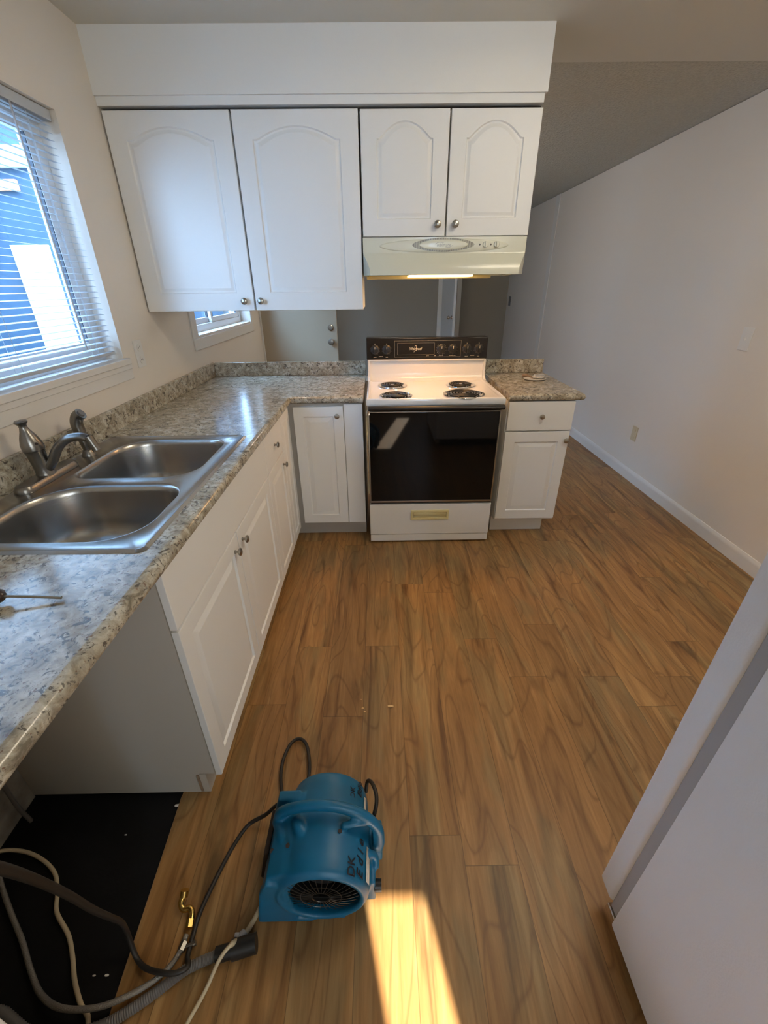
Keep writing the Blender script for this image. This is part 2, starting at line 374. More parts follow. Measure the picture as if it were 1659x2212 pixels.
# window 1 (kitchen) - sliding vinyl window in its recess
def window(name, y0, y1, z0, z1, x, slider=None, fw=.045):
    root = bpy.data.objects.new(name, None); COL.objects.link(root); root.location = (x, (y0+y1)/2, z0); root['kind'] = 'structure'
    bm = BM()
    for a, b in (((x-.03, y0, z0), (x+.03, y0+fw, z1)), ((x-.03, y1-fw, z0), (x+.03, y1, z1)), ((x-.03, y0+fw, z0), (x+.03, y1-fw, z0+fw)), ((x-.03, y0+fw, z1-fw), (x+.03, y1-fw, z1))): box(bm, a, b, .003)
    obj('window_frame', bm, 'vinyl', root)
    mid = slider if slider else (y0+y1)/2
    for k, (a, b, xx) in enumerate(((y0+fw, mid+.02, x-.012), (mid-.02, y1-fw, x+.012))):
        bm = BM(); s = .034
        for p, q in (((xx-.010, a, z0+fw), (xx+.010, a+s, z1-fw)), ((xx-.010, b-s, z0+fw), (xx+.010, b, z1-fw)), ((xx-.010, a+s, z0+fw), (xx+.010, b-s, z0+fw+s)), ((xx-.010, a+s, z1-fw-s), (xx+.010, b-s, z1-fw))): box(bm, p, q, .002)
        f = obj('sash', bm, 'vinyl', root)
        bm = BM(); g = .006
        for p, q in (((xx-.006, a+s, z0+fw+s), (xx+.0105, a+s+g, z1-fw-s)), ((xx-.006, b-s-g, z0+fw+s), (xx+.0105, b-s, z1-fw-s))): box(bm, p, q)
        obj('glazing_seal', bm, 'seal', root)
        bobj('pane', (xx-.002, a+s, z0+fw+s), (xx+.002, b-s, z1-fw-s), 'glass', root)
    return root
window('window_1', *W1, -.105, slider=-1.1)
window('window_2', *W2, -.105, slider=1.06)
r = bpy.data.objects.new('window_3', None); COL.objects.link(r); r.location = (1.9, YB-.07, 1.35); r['kind'] = 'structure'
bm = BM()
for a, b in (((1.775, YB-.09, 1.33), (1.790, YB-.05, 2.30)), ((1.995, YB-.09, 1.33), (2.01, YB-.05, 2.30)), ((1.775, YB-.09, 1.33), (2.0, YB-.05, 1.35)), ((1.775, YB-.09, 2.28), (2.0, YB-.05, 2.30))): box(bm, a, b)
obj('window_frame', bm, 'vinyl', r)

# mini blind in window 1
bl = thing('mini_blind', 'white horizontal mini blind hanging in the window over the sink', 'blind', (-.03, (W1[0]+W1[1])/2, 1.2))
bobj('headrail', (-.052, W1[0]+.01, 1.985), (-.016, W1[1]-.006, 2.018), 'blind', bl, .003)
bm = BM(); z = 1.972; k = 0
while z > 1.225:
    t = math.radians(-7)
    prof = []
    for i in range(5):
        u = (i/4-.5)*.022; prof.append((u*math.cos(t), u*math.sin(t) + .0010*(1-(2*u/.022)**2)))
    lo = [(a, b-.0005) for a, b in reversed(prof)]
    prism(bm, prof+lo, lambda a, b, h: (-.034+a, h, z+b), W1[0]+.015, W1[1]-.012)
    z -= .0212; k += 1
obj('slats', bm, 'blind', bl, 40)
bobj('bottom_rail', (-.045, W1[0]+.015, 1.196), (-.022, W1[1]-.012, 1.209), 'blind', bl, .003)
for yy in (-.52, -.95, -1.4):
    bm = BM()
    for xx in (-.047, -.021): cyl(bm, (xx, yy, 1.2), (xx, yy, 1.99), .0007, n=6)
    obj('ladder_cord', bm, 'blind', bl)
bm = BM(); cyl(bm, (-.014, -.60, 1.24), (-.014, -.60, 1.985), .003, n=8); obj('tilt_wand', bm, 'clip', bl)

# ------------------------------------------------------------------ outside
g = struct('ground_outside', (lambda b: (box(b, (-9, -9, -.35), (-.14, 12, -.25)), b)[1])(BM()), 'ground')
nh = thing('neighbouring_house', 'blue grey house wall seen through the blind of the sink window', 'house', (-3.5, 1.0, -.25))
bobj('wall', (-3.6, -5, -.25), (-3.4, 2.85, 3.2), 'house', nh)
bobj('eave', (-3.7, -5, 3.21), (-3.2, 2.85, 3.32), 'house', nh)
hb = thing('garden_shed', 'blue grey shed wall with a white panel standing in for a sunlit patch beyond the window', 'shed', (-2.4, 3.0, -.25))
bobj('wall', (-3.38, 2.92, -.25), (-.6, 3.1, 3.0), 'house', hb)
bobj('white_panel', (-2.70, 2.89, .77), (-2.31, 2.92, 1.87), 'housew', hb)  # plain white stands in for sunlight; the panel itself is shaded
bobj('white_gutter', (-3.3, 2.86, 2.51), (-2.27, 2.92, 2.68), 'housew', hb)
bobj('terracotta_vent', (-3.1, 2.88, 2.33), (-2.42, 2.92, 2.42), 'orange', hb)
ts = thing('sun_blocker', 'added tall block out of view behind the camera that shades the side yard', 'house', (.1, -7, -.25))
bobj('wall', (-1.6, -8, -.25), (1.62, -6.4, 9.6), 'house', ts)  # unseen block added to keep the sun off the side yard
bobj('blocker_cap', (-1.7, -8.1, 9.61), (1.66, -6.3, 9.9), 'dark', ts)
fe = thing('white_fence', 'white fence seen through the small dining window', 'fence', (-1.2, 4.0, -.25))
for i in range(9): bobj('board', (-1.5+.16*i, 4.0, -.25), (-1.36+.16*i, 4.03, 1.75), 'housew', fe)

# ------------------------------------------------------------------ doors of the house
d1 = bpy.data.objects.new('door_1', None); COL.objects.link(d1); d1.location = (0.0, 2.13, 0); d1['kind'] = 'structure'
bobj('door_leaf', (.005, 2.115, .01), (.738, 2.155, 2.03), 'entry', d1, .003)
for z_, rr in ((1.100, .029), (.972, .030)):
    bm = BM(); lathe(bm, [(0, .030), (.006, .030), (.010, .016), (.022, .014), (.030, .024), (.045, rr-.001), (.058, .022), (.062, 0)] if z_ < 1 else [(0, .029), (.012, .028), (.020, .020), (.022, 0)], (.678, 2.115, z_), (0, -1, 0), 28)
    obj('door_knob' if z_ < 1 else 'deadbolt', bm, 'nickel', d1)
d2 = bpy.data.objects.new('door_2', None); COL.objects.link(d2); d2.location = (2.17, 5.2, 0); d2['kind'] = 'structure'
bm = BM(); ang = math.radians(84.5)
dx, dy = math.cos(ang), -math.sin(ang)
prism(bm, [(0, 0), (.76, 0), (.76, .035), (0, .035)], lambda a, b, h: (2.165+a*dx+b*dy*-1, 5.24+a*dy+b*dx, h), .01, 2.03)
obj('door_leaf', bm, 'door', d2)
bm = BM(); c = Vector((2.165+.70*dx, 5.24+.70*dy, 1.03)); lathe(bm, [(0, .028), (.008, .026), (.012, .012), (.03, .012), (.04, .024), (.055, .026), (.066, .016), (.068, 0)], c, (-1, -.1, 0), 20); obj('door_knob', bm, 'chrome', d2)
bm = BM()
box(bm, (2.40, 5.235, 0), (2.47, 5.25, 2.08), .003); box(bm, (2.10, 5.235, 0), (2.165, 5.25, 2.08), .003); box(bm, (2.165, 5.235, 2.03), (2.40, 5.25, 2.09), .003)
struct('trim_6', bm, 'trim')

# ------------------------------------------------------------------ ceiling light of the kitchen (above the frame)
cl = thing('ceiling_light', 'white ceiling fixture with three warm fluorescent tubes above the kitchen floor', 'ceiling light', (2.10, -1.1, ZC))
bobj('fixture_base', (1.87, -1.50, 2.325), (2.33, -.70, ZC-.001), 'cab', cl, .004)
for xt in (1.94, 2.10, 2.26):
    bm = BM(); cyl(bm, (xt, -1.46, 2.305), (xt, -.74, 2.305), .013, n=16); obj('tube', bm, 'tube', cl, 40)
lamp('ceiling_light_glow', 'AREA', (2.10, -1.1, 2.285), (2.0, -1.1, 0), 5.8, (1.0, .90, .76), .42, .72)
dl = thing('ceiling_light', 'added round dome hidden behind the wall cabinets to brighten the dining area', 'ceiling light', (1.25, 2.1, ZC))
bm = BM(); lathe(bm, [(0, .15), (-.02, .15), (-.022, .14), (-.008, .13), (-.008, 0)], (1.25, 2.1, ZC+.003), (0, 0, 1), 40); obj('canopy', bm, 'nickel', dl)
lamp('dining_fill', 'POINT', (1.25, 2.1, 2.14), (1.25, 2.1, 0), 21, (1.0, .86, .70), .09)  # added fill for the dining area, kept out of sight by the wall cabinets
# ------------------------------------------------------------------ upper cabinets
def front_fn(x0, y, z0): return lambda a, b, d: (x0+a, y-d, z0+b)        # faces -y
def side_fn(x, y0, z0): return lambda a, b, d: (x+d, y0+a, z0+b)         # faces +x, a runs +y
uc = thing('upper_cabinet', 'tall two-door white wall cabinet in the corner by the window', 'cabinet', (.53, .26, 1.352), 'white arched-door wall cabinets')
bobj('body', (.004, -.028, 1.352), (1.070, .26, 2.106), 'cab', uc)
bobj('top_gap_shade', (.004, -.034, 2.106), (1.070, .26, 2.116), 'dark', uc)  # dark strip stands in for the shade in the gap above the doors
for x0, x1, kx in ((.008, .533, .490), (.541, 1.070, .571)):
    bm = BM(); panel_door(bm, x1-x0, .757, front_fn(x0, -.044, 1.350), rail=.078, top_rail=.098, rise=.045, raised=False, groove=.006)
    d = obj('door', bm, 'cab', uc); knob(d, (kx, -.063, 1.393), (0, -1, 0))
ub = thing('upper_cabinet', 'short two-door white wall cabinet mounted over the range hood', 'cabinet', (1.46, .26, 1.655), 'white arched-door wall cabinets')
bobj('body', (1.076, -.028, 1.655), (1.842, .26, 2.106), 'cab', ub)
bobj('top_gap_shade', (1.076, -.034, 2.106), (1.842, .26, 2.116), 'dark', ub)  # same dark strip in place of gap shade over the short doors
for x0, x1, kx in ((1.079, 1.457, 1.421), (1.464, 1.845, 1.502)):
    bm = BM(); panel_door(bm, x1-x0, .450, front_fn(x0, -.044, 1.655), rail=.067, top_rail=.096, rise=.058, raised=False, groove=.006)
    d = obj('door', bm, 'cab', ub); knob(d, (kx, -.063, 1.700), (0, -1, 0))

# ------------------------------------------------------------------ range hood
hd = thing('range_hood', 'almond range hood with oval grille mounted above the stove', 'range hood', (1.46, .26, 1.49))
bm = BM()
X0, X1 = 1.077, 1.840; yf = -.072
top = [(X0, yf), (X1, yf), (X1, .27), (X0, .27)]
def ring(z, l, r, yfr, ch):
    return [(X0, .27, z), (X0, yf+ch, z), (l, yfr, z), (r, yfr, z), (X1, yf+ch, z), (X1, .27, z)]
R_ = [ring(1.651, X0+.001, X1-.001, yf, .0), ring(1.590, X0+.001, X1-.001, yf-.001, .0), ring(1.582, X0+.003, X1-.003, yf-.004, .001),
      ring(1.545, X0+.022, X1-.022, yf-.026, .004), ring(1.522, X0+.030, X1-.030, yf-.036, .008), ring(1.497, X0+.032, X1-.032, yf-.038, .010)]
V = [[bm.verts.new(p) for p in r_] for r_ in R_]
for A, B in zip(V, V[1:]):
    for i in range(6): bm.faces.new((A[i], A[(i+1) % 6], B[(i+1) % 6], B[i]))
bm.faces.new(V[0])
# lip and recessed pan
inner = [bm.verts.new((p[0] + (.02 if p[0] < 1.4 else -.02), p[1] + (.016 if p[1] < .1 else -.02), 1.497)) for p in R_[-1]]
deep = [bm.verts.new((v.co.x, v.co.y, 1.53)) for v in inner]
for A, B in ((V[-1], inner), (inner, deep)):
    for i in range(6): bm.faces.new((A[i], A[(i+1) % 6], B[(i+1) % 6], B[i]))
bm.faces.new(deep)
obj('canopy', bm, 'hood', hd, 40)
def oval(cx, cz, ax, az, n=48, pw=1.0):
    return [(cx+ax*math.copysign(abs(math.cos(t))**pw, math.cos(t)), cz+az*math.sin(t)) for t in [2*PI*i/n for i in range(n)]]
def ovalcap(cx, cz, ax, az, y, h, m, name, pw=1.0):
    bm = BM(); f = lambda a, b, d: (a, y-d, b)
    loops_surface(bm, [(oval(cx, cz, ax, az, pw=pw), 0), (oval(cx, cz, ax*.985, az*.93, pw=pw), h*.6), (oval(cx, cz, ax*.95, az*.82, pw=pw), h*.95), (oval(cx, cz, ax*.5, az*.45, pw=pw), h*1.1)], f)
    return obj(name, bm, m, hd, 40)
ovalcap(1.455, 1.616, .303, .029, yf, .004, 'hood', 'control_strip')
ovalcap(1.452, 1.6195, .146, .0285, yf-.0036, .0018, 'hood_dark', 'vent_grille', 1.25)
bm = BM()
for i in range(58):
    x = 1.452 + (i-28.5)*.00495; u = abs(x-1.452)/.146
    if u >= 1: continue
    hh = .0285*(1-u**1.6)**.5 if u < 1 else 0
    box(bm, (x-.0009, yf-.0066, 1.6195-hh), (x+.0009, yf-.0055, 1.6195+hh))
obj('grille_ribs', bm, 'hood', hd)
ovalcap(1.452, 1.6195, .114, .0215, yf-.0062, .003, 'hood', 'emblem_plate')
text_mesh('ultimate', .020, lambda a, b, c: (1.452+a, yf-.0095-c, 1.6185+b), 'hood_text', 'emblem_lettering', hd, shear=.35)
bm = BM(); tube(bm, [(1.412, yf-.0098, 1.622), (1.43, yf-.0098, 1.6295), (1.452, yf-.0098, 1.628)], .0008, 6); tube(bm, [(1.462, yf-.0098, 1.611), (1.48, yf-.0098, 1.6095), (1.495, yf-.0098, 1.617)], .0008, 6); obj('emblem_swoosh', bm, 'hood_text', hd)
for xk in (1.648, 1.700):
    bm = BM(); lathe(bm, [(0, .013), (.006, .0125), (.009, .011), (.0095, 0)], (xk, yf-.002, 1.619), (0, -1, 0), 24); box(bm, (xk-.0025, yf-.018, 1.607), (xk+.0025, yf-.009, 1.631), .001); obj('control_knob', bm, 'hood', hd)
for xk in (1.622, 1.674):
    bm = BM(); lathe(bm, [(0, .0042), (.003, .0038), (.0032, 0)], (xk, yf-.002, 1.619), (0, -1, 0), 16); obj('indicator_dot', bm, 'hood_dark', hd)
bobj('back_channel', (1.085, .175, 1.484), (1.745, .262, 1.50), 'almond', hd, .003)
bobj('lamp_lens', (1.30, .02, 1.4905), (1.62, .16, 1.499), 'lens', hd, .002)
lamp('hood_lamp', 'AREA', (1.45, .12, 1.474), (1.45, .10, .9), 4.5, (1.0, .50, .17), .26, .13)

# ------------------------------------------------------------------ base cabinets, left run (fronts face +x)
XF = .611
def side_front(root, name, y0, y1, z0, z1, plain=False, rail=.055, knob_at=None):
    bm = BM(); panel_door(bm, y1-y0, z1-z0, side_fn(XF, y0, z0), plain=plain, rail=rail, slope=.022, groove=.0075)
    d = obj(name, bm, 'cab', root)
    if knob_at: knob(d, (XF+.019, knob_at[0], knob_at[1]), (1, 0, 0), .92)
    return d
sb = thing('sink_base_cabinet', 'white sink base cabinet with its bare side panel facing the dishwasher gap', 'cabinet', (.3, -1.1, 0), 'white base cabinets')
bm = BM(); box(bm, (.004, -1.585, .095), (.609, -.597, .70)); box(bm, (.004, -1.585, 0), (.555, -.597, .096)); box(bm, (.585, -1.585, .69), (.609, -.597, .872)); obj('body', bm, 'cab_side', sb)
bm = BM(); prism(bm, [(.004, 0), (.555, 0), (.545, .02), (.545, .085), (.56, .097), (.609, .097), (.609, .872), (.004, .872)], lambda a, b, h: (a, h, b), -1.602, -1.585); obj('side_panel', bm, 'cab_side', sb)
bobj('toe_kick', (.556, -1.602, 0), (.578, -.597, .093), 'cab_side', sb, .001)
bobj('chipped_edge', (.548, -1.6035, .004), (.556, -1.6015, .090), 'rawwood', sb)
side_front(sb, 'false_drawer_front', -1.600, -.602, .690, .862, True)
side_front(sb, 'door', -1.600, -1.103, .088, .683, knob_at=(-1.150, .632))
side_front(sb, 'door', -1.098, -.602, .088, .683, knob_at=(-1.062, .632))
ec = thing('end_base_cabinet', 'white base cabinet on the near side of the dishwasher gap', 'cabinet', (.3, -2.55, 0), 'white base cabinets')
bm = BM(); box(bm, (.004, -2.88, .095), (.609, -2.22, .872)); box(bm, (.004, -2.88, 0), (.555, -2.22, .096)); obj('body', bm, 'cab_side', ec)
side_front(ec, 'door', -2.878, -2.223, .088, .862, knob_at=(-2.26, .80))
dcab = thing('drawer_base_cabinet', 'narrow white base cabinet with one drawer beside the sink base', 'cabinet', (.3, -.42, 0), 'white base cabinets')
bm = BM(); box(bm, (.004, -.596, .095), (.609, -.242, .872)); box(bm, (.004, -.596, 0), (.555, -.242, .096)); obj('body', bm, 'cab_side', dcab)
bobj('toe_kick', (.556, -.596, 0), (.572, -.242, .093), 'cab_side', dcab)
side_front(dcab, 'drawer', -.597, -.246, .690, .862, True, knob_at=(-.425, .777))
side_front(dcab, 'door', -.597, -.246, .088, .683, rail=.05, knob_at=(-.287, .622))
cc = thing('corner_base_cabinet', 'white corner base cabinet with a door on each side of the inner corner', 'cabinet', (.5, .2, 0), 'white base cabinets')
bm = BM(); box(bm, (.004, -.241, .095), (.609, .640, .872)); box(bm, (.004, -.241, 0), (.555, .640, .096)); box(bm, (.609, .001, .095), (1.045, .640, .872)); box(bm, (.555, .062, 0), (1.045, .640, .096)); obj('body', bm, 'cab_side', cc)
side_front(cc, 'door', -.240, -.024, .088, .862, rail=.047)
def front_door(root, name, x0, x1, z0, z1, plain=False, rail=.055, knob_at=None, y=.0):
    bm = BM(); panel_door(bm, x1-x0, z1-z0, front_fn(x0, y, z0), plain=plain, rail=rail, slope=.022, groove=.0075)
    d = obj(name, bm, 'cab', root)
    if knob_at: knob(d, (knob_at[0], y-.019, knob_at[1]), (0, -1, 0), .92)
    return d
front_door(cc, 'door', .655, .937, .115, .857, knob_at=(.903, .806))
bobj('filler_panel', (.940, -.010, .112), (1.046, .001, .868), 'cab', cc, .001)
bobj('toe_kick', (.585, .055, 0), (1.045, .062, .112), 'cab_side', cc)
rc = thing('base_cabinet', 'white base cabinet with a drawer, right of the stove at the peninsula end', 'cabinet', (2.06, .3, 0), 'white base cabinets')
bm = BM(); box(bm, (1.868, .001, .112), (2.247, .640, .872)); box(bm, (1.868, .062, 0), (2.208, .640, .113)); obj('body', bm, 'cab', rc)
front_door(rc, 'drawer', 1.873, 2.247, .704, .872, True, knob_at=(2.064, .788))
front_door(rc, 'door', 1.870, 2.245, .126, .697, rail=.06, knob_at=(2.226, .646))

# ------------------------------------------------------------------ countertops
def slab(root_name, label, outer, hole, front_paths, splashes):
    root = thing(root_name, label, 'countertop', (outer[0][0], outer[0][1], .876), 'granite-look laminate countertops')
    bm = BM()
    lo = [bm.verts.new((a, b, .914)) for a, b in outer]; E = [bm.edges.new((lo[i], lo[(i+1) % len(lo)])) for i in range(len(lo))]
    if hole:
        hv = [bm.verts.new((a, b, .914)) for a, b in hole]; E += [bm.edges.new((hv[i], hv[(i+1) % len(hv)])) for i in range(len(hv))]
    r_ = bmesh.ops.triangle_fill(bm, use_beauty=True, use_dissolve=False, edges=E)
    fs = [f for f in r_['geom'] if isinstance(f, bmesh.types.BMFace)]
    ex = bmesh.ops.extrude_face_region(bm, geom=fs)
    for v in ex['geom']:
        if isinstance(v, bmesh.types.BMVert): v.co.z -= .036
    # rolled front edge swept along each path (outward offset vectors)
    prof = [(0, 0), (.008, -.0006), (.0155, -.004), (.0205, -.011), (.022, -.020), (.020, -.029), (.014, -.035), (.004, -.038), (0, -.038)]
    for path in front_paths:
        rings = []
        for (px, py), (ox, oy) in path: rings.append([bm.verts.new((px+ox*u, py+oy*u, .914+v)) for u, v in prof])
        for A, B in zip(rings, rings[1:]):
            for i in range(len(prof)-1): bm.faces.new((A[i], A[i+1], B[i+1], B[i]))
        bm.faces.new(rings[0]); bm.faces.new(rings[-1])
    obj('top', bm, 'granite', root, 50)
    for a, b in splashes: bobj('backsplash', a, b, 'granite', root, .004)
    return root
YE = -2.9
def rrect(x0, x1, y0, y1, r, n=8, r4=None):
    pts = []; rs = r4 or (r, r, r, r)
    for (cx, cy, a0), rr in zip(((x1, y1, 0), (x0, y1, 90), (x0, y0, 180), (x1, y0, 270)), rs):
        cx -= rr*(1 if cx == x1 else -1); cy -= rr*(1 if cy == y1 else -1)
        for i in range(n+1):
            t = math.radians(a0+90*i/n); pts.append((cx+rr*math.cos(t), cy+rr*math.sin(t)))
    return pts
SX0, SX1, SY0, SY1 = .045, .600, -1.587, -.711
slab('countertop', 'long L-shaped granite-look countertop holding the sink', [(.002, YE), (.632, YE), (.632, -.008), (1.052, -.008), (1.052, .66), (.002, .66)],
     rrect(SX0+.02, SX1-.02, SY0+.02, SY1-.02, .03),
     [[((.632, YE), (1, 0)), ((.632, -.008), (1, -1)), ((1.052, -.008), (0, -1))]],
     [((.002, YE, .914), (.022, .66, 1.002)), ((.022, .640, .914), (1.052, .66, 1.002))])
slab('countertop', 'short granite-look countertop right of the stove', [(1.868, -.008), (2.268, -.008), (2.268, .66), (1.868, .66)], None,
     [[((1.868, -.008), (0, -1)), ((2.268, -.008), (1, -1)), ((2.268, .66), (1, 0))]], [((1.868, .640, .914), (2.272, .66, 1.002))])

# ------------------------------------------------------------------ sink, faucet, sprayer
sk = thing('kitchen_sink', 'double-bowl stainless steel sink set into the countertop under the window', 'sink', (.32, -1.15, .916))
bm = BM()
outer = rrect(SX0, SX1, SY0, SY1, .022); ou2 = rrect(SX0+.007, SX1-.007, SY0+.007, SY1-.007, .018); ou3 = rrect(SX0+.013, SX1-.013, SY0+.013, SY1-.013, .016)
za, zb, zc_ = .9145, .9205, .9180
RO = [[bm.verts.new((a, b, z_)) for a, b in lp] for lp, z_ in ((outer, za), (ou2, zb), (ou3, zc_))]
n_ = len(outer)
for A, B in zip(RO, RO[1:]):
    for i in range(n_): bm.faces.new((A[i], A[(i+1) % n_], B[(i+1) % n_], B[i]))
edges = [bm.edges.get((RO[2][i], RO[2][(i+1) % n_])) for i in range(n_)]
bowls = [(.140, .548, -1.158, -.762, (.075, .13, .06, .11)), (.125, .560, -1.548, -1.206, (.085, .15, .05, .12))]
ends = []
for x0, x1, y0, y1, r4 in bowls:
    lp = rrect(x0, x1, y0, y1, 0, 10, r4); hv = [bm.verts.new((a, b, zc_)) for a, b in lp]
    edges += [bm.edges.new((hv[i], hv[(i+1) % len(hv)])) for i in range(len(hv))]; ends.append(hv)
bmesh.ops.triangle_fill(bm, use_beauty=True, use_dissolve=False, edges=edges)
for (x0, x1, y0, y1, r4), hv in zip(bowls, ends):
    prev = hv; cx, cy = (x0+x1)/2, (y0+y1)/2
    for ins, z_ in ((.002, .9195), (.005, .9195), (.009, .915), (.012, .90), (.017, .80), (.024, .765), (.040, .748), (.075, .742)):
        lp = rrect(x0+ins, x1-ins, y0+ins, y1-ins, 0, 10, tuple(max(.015, r_*(1-ins*2)) for r_ in r4))
        cur = [bm.verts.new((a, b, z_)) for a, b in lp]; m_ = len(cur)
        for i in range(m_): bm.faces.new((prev[i], prev[(i+1) % m_], cur[(i+1) % m_], cur[i]))
        prev = cur
    c_ = bm.verts.new((cx, cy, .738))
    for i in range(len(prev)): bm.faces.new((prev[i], prev[(i+1) % len(prev)], c_))
obj('basin', bm, 'steel', sk, 60)
for x0, x1, y0, y1, _ in bowls:
    bm = BM(); lathe(bm, [(0, .046), (.004, .045), (.005, .040), (.001, .036), (-.002, .012), (.004, .010), (.006, 0)], ((x0+x1)/2, (y0+y1)/2, .7405), (0, 0, 1), 32); obj('drain_strainer', bm, 'chrome', sk, 50)
fc = thing('kitchen_faucet', 'pewter single-lever faucet on the sink deck behind the bowls', 'faucet', (.085, -1.15, .918))
bm = BM(); lp = rrect(.056, .112, -1.272, -1.018, .026, 8)
loops_surface(bm, [(lp, .9185), (rrect(.056, .112, -1.272, -1.018, .026, 8), .928), (rrect(.062, .106, -1.266, -1.024, .021, 8), .937), (rrect(.070, .098, -1.255, -1.035, .013, 8), .939)], lambda a, b, d: (a, b, d)); obj('deck_plate', bm, 'bronze', fc, 40)
bm = BM(); lathe(bm, [(0, .027), (.006, .027), (.012, .0245), (.035, .0235), (.075, .026), (.082, .0285), (.083, .0285)], (.086, -1.15, .934), (-.06, -.04, 1), 32); obj('body', bm, 'bronze', fc, 40)
bm = BM(); lathe(bm, [(0, .0295), (.004, .0300), (.020, .0290), (.040, .0225), (.058, .0145), (.070, .0105), (.078, .0110), (.084, .0165), (.088, .0175), (.091, .0150), (.092, 0)], (.0815, -1.153, 1.018), (-.05, -.04, 1), 32); obj('lever_handle', bm, 'bronze', fc, 40)
bm = BM(); tube(bm, [(.095, -1.148, .952), (.120, -1.145, .980), (.148, -1.142, 1.020), (.185, -1.140, 1.046), (.222, -1.138, 1.052), (.245, -1.137, 1.046)], .013, 16, 8, rfun=lambda t, i: .0175-.004*t, sz=.85)
cyl(bm, (.247, -1.137, 1.052), (.262, -1.137, 1.008), .0135, .0125, 20); obj('spout', bm, 'bronze', fc, 50)
bm = BM(); lathe(bm, [(0, .0045), (.002, .004), (.0022, 0)], (.106, -1.166, 1.040), (.75, -.62, .1), 12); obj('temperature_dot', bm, 'dark', fc)
sp = thing('side_sprayer', 'pewter pull-out sprayer standing beside the faucet', 'sprayer', (.085, -.93, .918))
bm = BM(); lathe(bm, [(0, .0225), (.004, .0230), (.010, .0195), (.020, .0165), (.022, .014), (.024, .014)], (.085, -.930, .917), (0, 0, 1), 28); obj('base_ring', bm, 'bronze', sp, 40)
bm = BM(); tube(bm, [(.085, -.930, .935), (.083, -.929, .965), (.078, -.926, 1.00), (.075, -.924, 1.032), (.083, -.922, 1.055), (.100, -.921, 1.068)], .014, 18, 8, rfun=lambda t, i: .0118+.0085*math.sin(min(1, t*1.15)*PI*.62)); obj('spray_head', bm, 'bronze', sp, 60)
bm = BM(); cyl(bm, (.098, -.921, 1.067), (.1035, -.921, 1.0715), .013, .012, 20); obj('spray_face', bm, 'hose', sp)

# ------------------------------------------------------------------ electric range
rg = thing('electric_range', 'freestanding white electric range with black oven door and black control panel', 'stove', (1.45, .25, 0))
RX0, RX1, RF = 1.071, 1.833, -.088
bm = BM(); box(bm, (RX0+.006, RF+.045, .03), (RX1-.010, .50, .885), .004); obj('body', bm, 'enamel_front', rg)
# cooktop with raised rim and sloping backguard
bm = BM()
def cyc(x, y, z): return bm.verts.new((x, y, z))
rim = lambda i, y0, z_, yb: [(RX0+i, y0+i, z_), (RX1-i, y0+i, z_), (RX1-i, yb, z_), (RX0+i, yb, z_)]
RR = [[cyc(*p) for p in rim(i, RF+.012, z_, .500-i)] for i, z_ in ((.004, .872), (0, .878), (0, .903), (.004, .909), (.012, .910), (.024, .904), (.030, .9025))]
for A, B in zip(RR, RR[1:]):
    for i in range(4): bm.faces.new((A[i], A[(i+1) % 4], B[(i+1) % 4], B[i]))
bm.faces.new(RR[-1]); obj('cooktop', bm, 'enamel', rg, 60)
bm = BM()
prism(bm, [(.440, .903), (.462, .909), (.476, .925), (.482, .95), (.486, 1.02), (.480, 1.030), (.520, 1.032), (.54, .88), (.44, .88)], lambda a, b, h: (h, a, b), RX0+.012, RX1-.012)
for x0, x1 in ((RX0, RX0+.014), (RX1-.014, RX1)): prism(bm, [(.40, .905), (.445, .914), (.462, .93), (.468, .96), (.470, 1.032), (.54, 1.032), (.54, .88), (.40, .88)], lambda a, b, h: (h, a, b), x0, x1, .003)
obj('backguard', bm, 'enamel', rg, 50)
PY = .468
bm = BM(); box(bm, (RX0-.006, PY, 1.034), (RX1+.002, .56, 1.164), .006, 3); cp = obj('control_panel', bm, 'blackpanel', rg)
bobj('panel_trim', (RX0+.004, PY-.004, 1.027), (RX1-.008, PY+.03, 1.0345), 'enamel', rg, .002)
def frame_line(x0, x1, z0, z1, w_, name, m='print_g'):
    bm = BM()
    for a, b in (((x0, PY-.0008, z0), (x1, PY, z0+w_)), ((x0, PY-.0008, z1-w_), (x1, PY, z1)), ((x0, PY-.0008, z0), (x0+w_, PY, z1)), ((x1-w_, PY-.0008, z0), (x1, PY, z1))): box(bm, a, b)
    return obj(name, bm, m, cp, 0)
frame_line(1.243, 1.665, 1.048, 1.146, .0012, 'display_border'); frame_line(1.262, 1.497, 1.062, 1.133, .0009, 'inner_border')
text_mesh('Whirlpool', .026, lambda a, b, c: (1.376+a*.72, PY-.0004-c, 1.098+b), 'print_w', 'brand_lettering', cp, shear=.3)
bm = BM(); tube(bm, [(1.366, PY-.001, 1.078), (1.376, PY-.001, 1.086), (1.384, PY-.001, 1.105), (1.379, PY-.001, 1.117), (1.372, PY-.001, 1.112)], .0009, 6); obj('brand_swoosh', bm, 'print_w', cp)
